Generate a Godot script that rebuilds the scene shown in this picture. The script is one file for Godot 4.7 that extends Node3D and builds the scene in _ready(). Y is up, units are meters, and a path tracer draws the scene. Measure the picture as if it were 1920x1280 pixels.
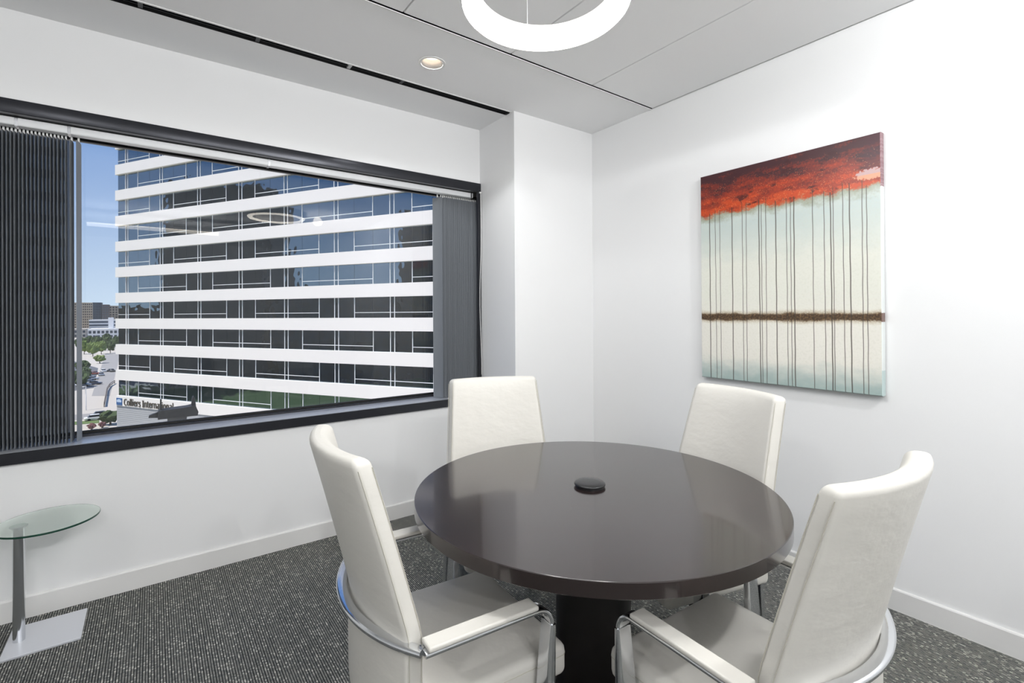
extends Node3D

# ---------------------------------------------------------------- measures
const EYE := 1.359
const FOCAL := 916.0
const PPX := 960.0
const PPY := 585.5
const CEIL := 2.74
const WALL_X := 2.729        # painting wall
const WALL_Z := -3.094       # window wall
const SOFFIT_Z := -2.092     # where the plasterboard strip meets the tiles
const GROUND := -24.64
const LAMP := Color(0.985, 0.992, 1.0)
const TABLE := Vector3(1.245, 0.0, -1.222)

var cam_basis: Basis
var mats := {}
var taken := {}
var rng := RandomNumberGenerator.new()


# ---------------------------------------------------------------- naming
func numbered(called: String) -> String:
	if not taken.has(called):
		taken[called] = 0
		return called
	taken[called] += 1
	return "%s_%03d" % [called, taken[called]]


func tag(o: Node, label: String, category: String, group := "", kind := "") -> void:
	if label: o.set_meta("label", label)
	if category: o.set_meta("category", category)
	if group: o.set_meta("group", group)
	if kind: o.set_meta("kind", kind)


func thing(called: String, label: String, category: String, at := Vector3.ZERO, turn := 0.0, group := "") -> Node3D:
	var o := Node3D.new()
	o.name = numbered(called)
	add_child(o)
	o.position = at
	o.rotation.y = turn
	tag(o, label, category, group)
	return o


func shell(called: String, label := "") -> Node3D:
	var o := Node3D.new()
	o.name = numbered(called)
	add_child(o)
	o.set_meta("kind", "structure")
	if label: o.set_meta("label", label)
	return o


func part(called: String, mesh: Mesh, m: Material, parent: Node, at := Vector3.ZERO, turn := Vector3.ZERO) -> MeshInstance3D:
	var o := MeshInstance3D.new()
	o.name = called if parent != self else numbered(called)
	o.mesh = mesh
	o.material_override = null
	for i in mesh.get_surface_count():
		o.set_surface_override_material(i, m)
	parent.add_child(o, true)
	o.position = at
	o.rotation = turn
	return o


# ---------------------------------------------------------------- meshes
func st_new() -> SurfaceTool:
	var st := SurfaceTool.new()
	st.begin(Mesh.PRIMITIVE_TRIANGLES)
	return st


func done(st: SurfaceTool) -> ArrayMesh:
	st.generate_normals()
	st.index()
	return st.commit()


func tri(st: SurfaceTool, a: Vector3, b: Vector3, c: Vector3) -> void:
	st.add_vertex(a)
	st.add_vertex(b)
	st.add_vertex(c)


# corners in clockwise order seen from outside
func quad(st: SurfaceTool, a: Vector3, b: Vector3, c: Vector3, d: Vector3) -> void:
	tri(st, a, b, c)
	tri(st, a, c, d)


func add_box(st: SurfaceTool, lo: Vector3, hi: Vector3) -> void:
	st.set_smooth_group(-1)
	var p := []
	for i in 8:
		p.append(Vector3(hi.x if i & 1 else lo.x, hi.y if i & 2 else lo.y, hi.z if i & 4 else lo.z))
	quad(st, p[4], p[6], p[7], p[5])
	quad(st, p[1], p[3], p[2], p[0])
	quad(st, p[0], p[2], p[6], p[4])
	quad(st, p[5], p[7], p[3], p[1])
	quad(st, p[2], p[3], p[7], p[6])
	quad(st, p[0], p[4], p[5], p[1])


func box(lo: Vector3, hi: Vector3) -> ArrayMesh:
	var st := st_new()
	add_box(st, lo, hi)
	return done(st)


# loops of equal length, stacked from first to last; flip is false for loops that turn counter-clockwise seen from the last one's side
func loft(st: SurfaceTool, loops: Array, flip := false, caps := true, group := 1, bent := false) -> void:
	var n: int = loops[0].size()
	st.set_smooth_group(group)
	for i in loops.size() - 1:
		var a: PackedVector3Array = loops[i]
		var b: PackedVector3Array = loops[i + 1]
		for j in n:
			var k := (j + 1) % n
			if flip:
				quad(st, a[j], a[k], b[k], b[j])
			else:
				quad(st, a[j], b[j], b[k], a[k])
	if caps:
		for e in 2:
			st.set_smooth_group(group + 1 + e)
			var l: PackedVector3Array = loops[0] if e == 0 else loops[-1]
			if bent:
				# an outline that is not star-shaped, lying level
				var flat := PackedVector2Array()
				for p in l: flat.append(Vector2(p.x, p.z))
				var idx := Geometry2D.triangulate_polygon(flat)
				for i in range(0, idx.size(), 3):
					var up := (l[idx[i + 1]] - l[idx[i]]).cross(l[idx[i + 2]] - l[idx[i]]).y > 0
					if up == (e == 0): tri(st, l[idx[i]], l[idx[i + 1]], l[idx[i + 2]])
					else: tri(st, l[idx[i]], l[idx[i + 2]], l[idx[i + 1]])
				continue
			var mid := Vector3.ZERO
			for p in l: mid += p
			mid /= n
			for j in n:
				var k := (j + 1) % n
				if (e == 0) == flip:
					tri(st, mid, l[k], l[j])
				else:
					tri(st, mid, l[j], l[k])


# rounded rectangle in the plane of x and z, counter-clockwise seen from +y... taken as (x, z) pairs
func rrect(hx: float, hz: float, r: float, seg := 4) -> PackedVector2Array:
	var out := PackedVector2Array()
	r = minf(r, minf(hx, hz) * 0.999)
	var c := [Vector2(hx - r, hz - r), Vector2(-hx + r, hz - r), Vector2(-hx + r, -hz + r), Vector2(hx - r, -hz + r)]
	for q in 4:
		for s in seg + 1:
			var a := (q + float(s) / seg) * PI / 2
			out.append(c[q] + Vector2(cos(a), sin(a)) * r)
	return out


func level(l: PackedVector2Array, y: float, off := Vector2.ZERO) -> PackedVector3Array:
	var out := PackedVector3Array()
	for p in l: out.append(Vector3(p.x + off.x, y, p.y + off.y))
	return out


# box with rounded upright edges (radius rv) and rolled top and bottom edges (radius rh), centred on x and z, standing on y 0
func soft_box(size: Vector3, rv: float, rh: float, seg := 4, crown := 0.0) -> ArrayMesh:
	var st := st_new()
	add_soft_box(st, Vector3.ZERO, size, rv, rh, seg, crown)
	return done(st)


func add_soft_box(st: SurfaceTool, at: Vector3, size: Vector3, rv: float, rh: float, seg := 4, crown := 0.0) -> void:
	var loops := []
	var hx := size.x / 2
	var hz := size.z / 2
	var off := Vector2(at.x, at.z)
	for s in seg + 1:
		var a := float(s) / seg * PI / 2
		var i := rh * (1 - sin(a))
		loops.append(level(rrect(hx - i, hz - i, maxf(rv - i, 0.001), seg), at.y + rh * (1 - cos(a)), off))
	for s in seg + 1:
		var a := float(s) / seg * PI / 2
		var i := rh * (1 - cos(a))
		loops.append(level(rrect(hx - i, hz - i, maxf(rv - i, 0.001), seg), at.y + size.y - rh + rh * sin(a), off))
	if crown > 0.0:
		for s in range(1, 4):
			var f := 1.0 - s / 4.0
			loops.append(level(rrect((hx - rh) * f, (hz - rh) * f, maxf((rv - rh) * f, 0.001), seg), at.y + size.y + crown * (1 - f * f), off))
	loft(st, loops, true, true)


# profile of (radius, height) turned round y; listed from the bottom outside upwards, outer wall first
func lathe(profile: Array, seg := 48, group_each := false, closed := false) -> ArrayMesh:
	var st := st_new()
	add_lathe(st, profile, seg, group_each, closed)
	return done(st)


func add_lathe(st: SurfaceTool, profile: Array, seg := 48, group_each := false, closed := false, at := Vector3.ZERO) -> void:
	var m := profile.size()
	for i in (m if closed else m - 1):
		var p: Vector2 = profile[i]
		var q: Vector2 = profile[(i + 1) % m]
		st.set_smooth_group(i + 1 if group_each else 1)
		for j in seg:
			var a := TAU * j / seg
			var b := TAU * (j + 1) / seg
			var p0 := at + Vector3(cos(a) * p.x, p.y, sin(a) * p.x)
			var p1 := at + Vector3(cos(b) * p.x, p.y, sin(b) * p.x)
			var q0 := at + Vector3(cos(a) * q.x, q.y, sin(a) * q.x)
			var q1 := at + Vector3(cos(b) * q.x, q.y, sin(b) * q.x)
			if p.x > 1e-6: tri(st, p0, p1, q1) if q.x > 1e-6 else tri(st, p0, p1, q0)
			if q.x > 1e-6: tri(st, p0, q1, q0)


# a bar of rectangular-oval section along a path; side[i] is the unit direction of the section's width
func add_bar(st: SurfaceTool, path: PackedVector3Array, side: PackedVector3Array, widths: Array, thick: Array, r := 0.45, seg := 3) -> void:
	var loops := []
	for i in path.size():
		var t := (path[mini(i + 1, path.size() - 1)] - path[maxi(i - 1, 0)]).normalized()
		var w := side[i].normalized()
		var n := t.cross(w).normalized()
		var hw: float = widths[i] / 2
		var ht: float = thick[i] / 2
		var l := PackedVector3Array()
		for p in rrect(hw, ht, ht * 2 * r, seg):
			l.append(path[i] + w * p.x + n * p.y)
		loops.append(l)
	loft(st, loops, false, true)


func add_tube(st: SurfaceTool, path: PackedVector3Array, r: float, seg := 6) -> void:
	var loops := []
	var up := Vector3.UP
	for i in path.size():
		var t := (path[mini(i + 1, path.size() - 1)] - path[maxi(i - 1, 0)]).normalized()
		if absf(t.dot(up)) > 0.9: up = Vector3.RIGHT if absf(t.dot(Vector3.RIGHT)) < 0.8 else Vector3.BACK
		var w := t.cross(up).normalized()
		var n := t.cross(w).normalized()
		var l := PackedVector3Array()
		for k in seg:
			var a := TAU * k / seg
			l.append(path[i] + (w * cos(a) + n * sin(a)) * r)
		loops.append(l)
	loft(st, loops, false, true)


# ---------------------------------------------------------------- materials
func srgb(r: float, g: float, b: float) -> Color:
	return Color(r / 255.0, g / 255.0, b / 255.0)


func mat(key: String, c: Color, rough := 0.6, metal := 0.0, spec := 0.5) -> StandardMaterial3D:
	if mats.has(key): return mats[key]
	var m := StandardMaterial3D.new()
	m.resource_name = key
	m.albedo_color = c
	m.roughness = rough
	m.metallic = metal
	m.metallic_specular = spec
	mats[key] = m
	return m


func noise_tex(freq: float, seed_: int, size := 512, kind := FastNoiseLite.TYPE_SIMPLEX_SMOOTH, octaves := 4) -> NoiseTexture2D:
	var n := FastNoiseLite.new()
	n.seed = seed_
	n.noise_type = kind
	n.frequency = freq
	n.fractal_octaves = octaves
	var t := NoiseTexture2D.new()
	t.width = size
	t.height = size
	t.seamless = true
	t.noise = n
	return t


func carpet_material() -> StandardMaterial3D:
	var n := 512
	var ribs := 38
	var loops := 40
	var img := Image.create(n, n, false, Image.FORMAT_RGB8)
	var hgt := Image.create(n, n, false, Image.FORMAT_RGB8)
	var tone := []
	var lift := []
	var start := []
	for r in ribs:
		start.append(rng.randf())
		var row := []
		var up := []
		for l in loops:
			var v := rng.randf()
			var c: Color
			if v < 0.18: c = srgb(104, 106, 105).lerp(srgb(116, 118, 116), rng.randf())
			elif v < 0.85: c = srgb(120, 121, 118).lerp(srgb(138, 138, 133), rng.randf())
			else: c = srgb(146, 146, 141).lerp(srgb(196, 194, 186), rng.randf())
			row.append(c)
			up.append(rng.randf_range(0.72, 1.0))
		tone.append(row)
		lift.append(up)
	for y in n:
		for x in n:
			var fx := float(x) / n * ribs
			var r := int(fx) % ribs
			var u := fx - floorf(fx)
			var fy: float = float(y) / n * loops + start[r]
			var l := int(fy) % loops
			var v := fy - floorf(fy)
			var across := sqrt(maxf(0.0, 1.0 - pow(2 * u - 1, 2)))
			var along := sqrt(maxf(0.0, 1.0 - pow(2 * v - 1, 2)))
			var c: Color = tone[r][l]
			var gap := across < 0.74
			if gap: c = srgb(44, 46, 47)
			var h: float = across * (0.55 + 0.45 * along) * lift[r][l]
			img.set_pixel(x, y, c)
			hgt.set_pixel(x, y, Color(h, h, h))
	var m := mat("carpet", Color.WHITE, 0.95, 0.0, 0.2)
	m.albedo_texture = ImageTexture.create_from_image(img)
	m.heightmap_enabled = true
	m.heightmap_texture = ImageTexture.create_from_image(hgt)
	m.heightmap_scale = 0.5
	m.uv1_triplanar = true
	m.uv1_world_triplanar = true
	m.uv1_scale = Vector3.ONE / 0.34
	return m


func leather_material() -> StandardMaterial3D:
	var m := mat("white leather", srgb(214, 211, 204), 0.46, 0.0, 0.45)
	m.heightmap_enabled = true
	m.heightmap_texture = noise_tex(0.011, 7, 512, FastNoiseLite.TYPE_SIMPLEX_SMOOTH, 5)
	m.heightmap_scale = 0.16
	m.uv1_triplanar = true
	m.uv1_scale = Vector3(1.6, 2.6, 1.6)
	return m


func wood_material() -> StandardMaterial3D:
	var w := 256
	var h := 1024
	var img := Image.create(w, h, false, Image.FORMAT_RGB8)
	var a := FastNoiseLite.new()
	a.seed = 3
	a.frequency = 0.02
	for y in h:
		for x in w:
			# the grain runs along x; a fine streak with broad bands
			var v := a.get_noise_2d(x * 0.10, y * 1.9) * 0.6 + a.get_noise_2d(x * 0.7 + 900, y * 6.0) * 0.4
			var c := srgb(28, 21, 21).lerp(srgb(42, 31, 30), clampf(v * 0.7 + 0.5, 0, 1))
			img.set_pixel(x, y, c)
	var m := mat("espresso veneer", Color.WHITE, 0.22, 0.0, 0.5)
	m.clearcoat_enabled = true
	m.clearcoat = 0.6
	m.clearcoat_roughness = 0.08
	m.albedo_texture = ImageTexture.create_from_image(img)
	m.uv1_triplanar = true
	m.uv1_scale = Vector3(0.8, 0.8, 0.8)
	return m


func painting_material() -> StandardMaterial3D:
	var w := 560
	var h := 740
	var img := Image.create(w + 16, h, false, Image.FORMAT_RGB8)
	var a := FastNoiseLite.new()
	a.seed = 11
	a.frequency = 0.012
	a.fractal_octaves = 5
	var b := FastNoiseLite.new()
	b.seed = 23
	b.frequency = 0.11
	b.fractal_octaves = 3
	var drips := [0.066, 0.106, 0.137, 0.219, 0.285, 0.309, 0.388, 0.402, 0.428, 0.486, 0.546, 0.568, 0.586, 0.684, 0.741, 0.773, 0.785, 0.831, 0.862, 0.917, 0.937]
	for y in h:
		for x in w:
			var u := float(x) / w
			var v := float(y) / h
			var n1 := a.get_noise_2d(x, y * 1.6)
			var n2 := b.get_noise_2d(x, y)
			# pale ground: grey blue at the top and bottom, cream in the middle
			var c := srgb(194, 204, 199)
			c = c.lerp(srgb(186, 199, 197), clampf(n1 + 0.3, 0, 1))
			c = c.lerp(srgb(224, 224, 213), smoothstep(0.24, 0.50, v + n1 * 0.05))
			c = c.lerp(srgb(232, 229, 219), smoothstep(0.55, 0.78, v))
			c = c.lerp(srgb(150, 172, 170), smoothstep(0.87, 1.0, v + n1 * 0.03) * 0.85)
			c = c.lerp(srgb(196, 196, 178), clampf(n2 * 0.25, 0, 0.2))
			# brown band
			var band := absf(v - 0.699 - n1 * 0.008)
			c = c.lerp(srgb(168, 150, 122), smoothstep(0.036, 0.012, band + absf(n2) * 0.012) * 0.75)
			c = c.lerp(srgb(66, 50, 38).lerp(srgb(120, 96, 66), clampf(n2 + 0.35, 0, 1)), smoothstep(0.021, 0.010, band + absf(n2) * 0.006))
			# red field
			var edge := 0.197 + n1 * 0.028 + n2 * 0.008
			c = c.lerp(srgb(150, 152, 132), smoothstep(edge + 0.05, edge + 0.006, v) * 0.8)
			if v < edge + 0.02:
				var streak := a.get_noise_2d(x * 0.7 + 300, y * 2.4)
				var q := clampf(v / edge + streak * 0.45 + n2 * 0.22, 0, 1)
				var red := srgb(66, 36, 40).lerp(srgb(112, 44, 36), smoothstep(0.16, 0.42, q))
				red = red.lerp(srgb(146, 52, 32), smoothstep(0.42, 0.68, q))
				red = red.lerp(srgb(190, 72, 34), smoothstep(0.68, 0.98, q))
				var dark := smoothstep(0.30, 0.55, a.get_noise_2d(x * 1.1 + 700, y * 2.2))
				red = red.lerp(srgb(62, 26, 28), dark * 0.7)
				# pale crust at the right-hand end
				var cr := pow((u - 0.955) / 0.075, 2) + pow((v - 0.152) / 0.022, 2) + n2 * 0.7
				if cr < 1.0: red = red.lerp(srgb(196, 176, 178) if v < 0.152 else srgb(226, 172, 140), clampf((1.0 - cr) * 3.0, 0, 0.85))
				elif u > 0.9 and v < 0.14: red = red.lerp(srgb(70, 34, 44), 0.55 * smoothstep(0.9, 0.96, u + n2 * 0.03))
				c = c.lerp(red, smoothstep(edge + 0.012, edge - 0.012, v))
			img.set_pixel(x, y, c)
	# orange and ochre flecks scattered over the red field
	for i in 2600:
		var fx := rng.randi_range(2, w - 4)
		var fv := 0.03 + 0.165 * sqrt(rng.randf())
		var fy := int(fv * h)
		if b.get_noise_2d(fx * 0.35, fy * 0.35) < -0.05 or img.get_pixel(fx, fy).g > 0.55: continue
		var tint := srgb(226, 122, 66).lerp(srgb(242, 196, 140), rng.randf())
		for dx in (2 if rng.randf() < 0.3 else 1):
			img.set_pixel(fx + dx, fy, img.get_pixel(fx + dx, fy).lerp(tint, 0.75))
	# the canvas returns: mauve beside the red field, pale below, brown where the band wraps round
	for y in h:
		var v := float(y) / h
		var c := srgb(226, 231, 229)
		if v < 0.205: c = srgb(158, 128, 132).lerp(srgb(120, 84, 90), clampf(b.get_noise_2d(7, y) + 0.4, 0, 1))
		elif absf(v - 0.70) < 0.017: c = srgb(116, 92, 84)
		elif v > 0.9: c = srgb(190, 208, 206)
		for x in range(w, w + 16): img.set_pixel(x, y, c)
	# thin dark drips running from the red field to the lower edge
	for i in drips.size():
		var du: float = drips[i]
		var lean := rng.randf_range(0.0, 0.010)
		var top := 0.175 + rng.randf_range(-0.01, 0.02)
		var wide := 1.3 if i % 3 else 1.8
		for y in range(int(top * h), h):
			var v := float(y) / h
			var fx := (du + lean * (v - 0.45) + sin(v * 40.0 + i) * 0.0006) * w
			for k in range(-2, 3):
				var x := int(fx) + k
				if x < 0 or x >= w: continue
				var cover := clampf(wide - absf(x + 0.5 - fx), 0, 1) * 0.82
				img.set_pixel(x, y, img.get_pixel(x, y).lerp(srgb(62, 54, 48), cover))
	var m := mat("canvas print", Color.WHITE, 0.38, 0.0, 0.45)
	m.albedo_texture = ImageTexture.create_from_image(img)
	m.texture_repeat = false
	return m


func make_materials() -> void:
	mat("wall paint", srgb(235, 235, 235), 0.75, 0.0, 0.35)
	mat("ceiling paint", srgb(246, 246, 246), 0.85, 0.0, 0.25)
	mat("ceiling tile", srgb(246, 246, 246), 0.95, 0.0, 0.2)
	mat("grid metal", srgb(196, 197, 197), 0.5)
	mat("plenum", srgb(70, 70, 70), 0.9)
	mat("baseboard", srgb(226, 225, 223), 0.5)
	mat("frame metal", srgb(52, 53, 58), 0.30, 0.55, 0.5)
	mat("sill metal", srgb(206, 208, 212), 0.22, 0.45, 0.5)
	mat("black gasket", srgb(18, 18, 19), 0.6)
	mat("slot black", srgb(26, 27, 29), 0.55)
	mat("slot blade", srgb(58, 60, 63), 0.45, 0.4)
	mat("rail metal", srgb(232, 233, 234), 0.45, 0.0, 0.5)
	mat("slat fabric", srgb(128, 132, 137), 0.62, 0.0, 0.4)
	mat("white plastic", srgb(232, 232, 230), 0.4)
	mat("chrome", srgb(222, 224, 227), 0.12, 1.0)
	mat("brushed steel", srgb(186, 187, 190), 0.26, 1.0)
	mat("seam thread", srgb(196, 192, 180), 0.6)
	mat("grommet black", srgb(24, 24, 26), 0.32)
	mat("pedestal", srgb(28, 22, 21), 0.35)
	mat("plate grey", srgb(214, 216, 222), 0.34, 0.25)
	mat("lamp body", srgb(235, 235, 233), 0.45)
	mat("reflector", srgb(236, 229, 221), 0.4, 0.0)
	carpet_material()
	leather_material()
	wood_material()
	painting_material()
	var g := mat("window glass", Color(1, 1, 1, 0.0), 0.0)
	g.transparency = BaseMaterial3D.TRANSPARENCY_ALPHA
	g.albedo_color = Color(0.96, 0.98, 0.98, 0.03)
	var t := mat("table glass", Color(0.93, 0.98, 0.95, 0.0), 0.0)
	t.transparency = BaseMaterial3D.TRANSPARENCY_ALPHA
	t.refraction_enabled = true
	t.refraction_scale = 0.05
	var e := mat("table glass edge", Color(0.10, 0.42, 0.32, 0.25), 0.05)
	e.transparency = BaseMaterial3D.TRANSPARENCY_ALPHA
	e.refraction_enabled = true
	e.refraction_scale = 0.05
	glow("lamp diffuser", Color(1.0, 0.97, 0.92), 9.0)
	glow("tube diffuser", Color(1.0, 0.97, 0.92), 5.0)
	glow("inner diffuser", Color(1.0, 0.985, 0.96), 0.25)
	glow("downlight lens", Color(1.0, 0.95, 0.89), 1.6)


func glow(key: String, c: Color, energy: float) -> void:
	var m := mat(key, c, 0.6)
	m.emission_enabled = true
	m.emission = c
	m.emission_energy_multiplier = energy


# ---------------------------------------------------------------- pixels of the photograph (1920 x 1280) to directions
func sight(px: float, py: float) -> Vector3:
	return cam_basis * Vector3((px - PPX) / FOCAL, -(py - PPY) / FOCAL, -1.0)


func on_ground(px: float, py: float) -> Vector3:
	var d := sight(px, py)
	return Vector3(0, EYE, 0) + d * ((GROUND - EYE) / d.y)


# ---------------------------------------------------------------- scene
func _ready() -> void:
	rng.seed = 4242
	# camera
	cam_basis = Basis.from_euler(Vector3(0.0033, -0.634, -0.006))
	var cam := Camera3D.new()
	cam.name = "camera"
	add_child(cam)
	cam.transform = Transform3D(cam_basis, Vector3(0, EYE, 0))
	cam.projection = Camera3D.PROJECTION_FRUSTUM
	cam.near = 0.05
	cam.far = 4000.0
	cam.size = cam.near * 1280.0 / FOCAL
	cam.frustum_offset = Vector2(0.0, -(640.0 - PPY) / FOCAL * cam.near)
	cam.current = true
	# sky and exposure
	var sky_mat := ProceduralSkyMaterial.new()
	sky_mat.sky_top_color = srgb(72, 124, 196)
	sky_mat.sky_horizon_color = srgb(196, 216, 234)
	sky_mat.sky_curve = 0.16
	sky_mat.ground_bottom_color = srgb(150, 148, 142)
	sky_mat.ground_horizon_color = srgb(186, 198, 206)
	sky_mat.sun_angle_max = 5.0
	sky_mat.energy_multiplier = 1.0
	var env := Environment.new()
	env.background_mode = Environment.BG_SKY
	env.sky = Sky.new()
	env.sky.sky_material = sky_mat
	env.tonemap_mode = Environment.TONE_MAPPER_LINEAR
	env.tonemap_exposure = 1.12
	env.sdfgi_enabled = true
	env.ssao_enabled = true
	env.ssil_enabled = true
	var world := WorldEnvironment.new()
	world.name = "world"
	world.environment = env
	add_child(world)
	# high sun beyond the left-hand end of the window; it lights the tower opposite and never enters the room
	var sun := DirectionalLight3D.new()
	sun.name = "sun"
	add_child(sun)
	sun.look_at_from_position(Vector3.ZERO, -Vector3(-0.44, 0.90, 0.05), Vector3.BACK)
	sun.light_energy = 1.42
	sun.light_color = Color(1.0, 0.98, 0.95)
	sun.light_angular_distance = 0.53
	sun.shadow_enabled = true

	make_materials()
	build_room()
	build_window()
	build_blind()
	build_table()
	build_chairs()
	build_side_table()
	build_painting()
	build_lamps()
	build_outside()


# ---------------------------------------------------------------- room
const BACK_Z := 4.4
const LEFT_X := -3.4
const WIN_L := -0.86         # window opening
const WIN_R := 2.05
const SILL_Y := 0.752
const HEAD_Y := 2.272
const COL_X := 1.982         # corner column
const COL_Z := -2.660

func build_room() -> void:
	var paint: Material = mats["wall paint"]
	part("floor", box(Vector3(LEFT_X - 0.2, -0.25, -3.4), Vector3(WALL_X + 0.2, 0, BACK_Z + 0.2)), mats["carpet"], self).set_meta("kind", "structure")
	var w := shell("wall_window")
	part("lower_panel", box(Vector3(LEFT_X, 0, -3.40), Vector3(WALL_X, SILL_Y - 0.02, WALL_Z)), paint, w)
	part("upper_panel", box(Vector3(LEFT_X, HEAD_Y + 0.02, -3.40), Vector3(WALL_X, CEIL + 0.2, WALL_Z)), paint, w)
	part("end_panel", box(Vector3(LEFT_X, SILL_Y - 0.02, -3.40), Vector3(WIN_L, HEAD_Y + 0.02, WALL_Z)), paint, w)
	part("end_panel", box(Vector3(WIN_R, SILL_Y - 0.02, -3.40), Vector3(WALL_X, HEAD_Y + 0.02, WALL_Z)), paint, w)
	part("wall_right", box(Vector3(WALL_X, 0, -3.40), Vector3(WALL_X + 0.2, CEIL + 0.2, BACK_Z + 0.2)), paint, self).set_meta("kind", "structure")
	part("wall_left", box(Vector3(LEFT_X - 0.2, 0, -3.40), Vector3(LEFT_X, CEIL + 0.2, BACK_Z + 0.2)), paint, self).set_meta("kind", "structure")
	part("wall_back", box(Vector3(LEFT_X, 0, BACK_Z), Vector3(WALL_X, CEIL + 0.2, BACK_Z + 0.2)), paint, self).set_meta("kind", "structure")
	part("wall_corner", box(Vector3(COL_X, 0, WALL_Z), Vector3(WALL_X, CEIL, COL_Z)), paint, self).set_meta("kind", "structure")
	# baseboards: flat board with a slightly rounded top
	var b: Material = mats["baseboard"]
	base_board("baseboard_window", Vector3(LEFT_X, 0, WALL_Z), Vector3(COL_X, 0, WALL_Z), Vector3.BACK, b)
	base_board("baseboard_column", Vector3(COL_X, 0, WALL_Z + 0.013), Vector3(COL_X, 0, COL_Z + 0.013), Vector3.LEFT, b)
	base_board("baseboard_corner", Vector3(COL_X, 0, COL_Z), Vector3(WALL_X, 0, COL_Z), Vector3.BACK, b)
	base_board("baseboard_right", Vector3(WALL_X, 0, COL_Z + 0.013), Vector3(WALL_X, 0, BACK_Z), Vector3.LEFT, b)
	base_board("baseboard_left", Vector3(LEFT_X, 0, WALL_Z + 0.013), Vector3(LEFT_X, 0, BACK_Z), Vector3.RIGHT, b)
	base_board("baseboard_back", Vector3(LEFT_X + 0.013, 0, BACK_Z), Vector3(WALL_X - 0.013, 0, BACK_Z), Vector3.FORWARD, b)
	# ceiling: plasterboard strip by the window, then long tiles in a fine grid
	var c := shell("ceiling")
	part("deck", box(Vector3(LEFT_X, CEIL + 0.05, -3.094), Vector3(WALL_X, CEIL + 0.2, BACK_Z)), mats["plenum"], c)
	var strip := CSGBox3D.new()
	strip.name = "plaster_strip"
	strip.size = Vector3(WALL_X - LEFT_X, 0.05, SOFFIT_Z - 0.004 + 2.690)
	strip.position = Vector3((WALL_X + LEFT_X) / 2, CEIL + 0.025, (SOFFIT_Z - 0.004 - 2.690) / 2)
	strip.material = mats["ceiling paint"]
	c.add_child(strip)
	var hole := CSGCylinder3D.new()
	hole.name = "lamp_hole"
	hole.operation = CSGShape3D.OPERATION_SUBTRACTION
	hole.radius = 0.066
	hole.height = 0.2
	hole.sides = 40
	strip.add_child(hole)
	hole.position = Vector3(1.240, 0, -2.414) - Vector3(strip.position.x, 0, strip.position.z)
	hole.material = mats["lamp body"]
	part("plaster_strip", box(Vector3(LEFT_X, CEIL, WALL_Z), Vector3(COL_X, CEIL + 0.05, -2.752)), mats["ceiling paint"], c)
	part("plaster_strip", box(Vector3(COL_X, CEIL, COL_Z - 0.05), Vector3(WALL_X, CEIL + 0.05, -2.690)), mats["ceiling paint"], c)
	# edge bead between strip and tiles, and the tee bars behind the joints
	part("edge_bead", box(Vector3(LEFT_X, CEIL - 0.004, SOFFIT_Z - 0.012), Vector3(WALL_X, CEIL + 0.02, SOFFIT_Z - 0.004)), mats["lamp body"], c)
	var xs := [WALL_X - 0.008, 2.147, 1.537, 0.927, 0.317, -0.293, -0.903, -1.513, -2.123, -2.733, LEFT_X + 0.008]
	for i in range(1, xs.size() - 1):
		part("tee_bar", box(Vector3(xs[i] - 0.012, CEIL + 0.012, SOFFIT_Z), Vector3(xs[i] + 0.012, CEIL + 0.022, BACK_Z)), mats["grid metal"], c)
	part("tee_bar", box(Vector3(LEFT_X, CEIL + 0.012, SOFFIT_Z - 0.004), Vector3(WALL_X - 0.012, CEIL + 0.022, SOFFIT_Z + 0.012)), mats["grid metal"], c)
	var zs := [SOFFIT_Z + 0.003, SOFFIT_Z + 1.829, SOFFIT_Z + 3.658, SOFFIT_Z + 5.487, BACK_Z]
	for i in xs.size() - 1:
		for k in zs.size() - 1:
			var size := Vector3(xs[i] - xs[i + 1] - 0.005, 0.02, zs[k + 1] - zs[k] - 0.005)
			part("ceiling_tile", soft_box(size, 0.002, 0.002, 1), mats["ceiling tile"], c, Vector3((xs[i] + xs[i + 1]) / 2, CEIL, (zs[k] + zs[k + 1]) / 2))
	# black linear air slot let into the plasterboard
	var slot := thing("air_slot", "long black linear air slot let into the ceiling above the window", "vent", Vector3(LEFT_X, CEIL, -2.721))
	var length := COL_X - 0.006 - LEFT_X
	var st := st_new()
	add_box(st, Vector3(0, 0.042, -0.031), Vector3(length, 0.0495, 0.031))
	add_box(st, Vector3(0, 0.0005, 0.0285), Vector3(length, 0.042, 0.031))
	add_box(st, Vector3(0, 0.0005, -0.031), Vector3(length, 0.042, -0.0285))
	add_box(st, Vector3(length - 0.003, 0.0005, -0.0285), Vector3(length, 0.042, 0.0285))
	part("housing", done(st), mats["slot black"], slot)
	part("blade", box(Vector3(0.01, 0.008, -0.014), Vector3(length - 0.01, 0.034, -0.010)), mats["slot blade"], slot)
	part("blade", box(Vector3(0.01, 0.012, 0.008), Vector3(length - 0.01, 0.034, 0.011)), mats["slot blade"], slot)
	for x in [1.65, 2.42, 3.12, 3.35, 3.82, 4.28, 4.59]:
		part("bracket", box(Vector3(x, 0.003, -0.0285), Vector3(x + 0.018, 0.02, 0.0285)), mats["grid metal"] if x == 4.28 else mats["slot blade"], slot)
	part("flange", box(Vector3(0, -0.003, 0.031), Vector3(length, 0.001, 0.041)), mats["lamp body"], slot)


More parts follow.
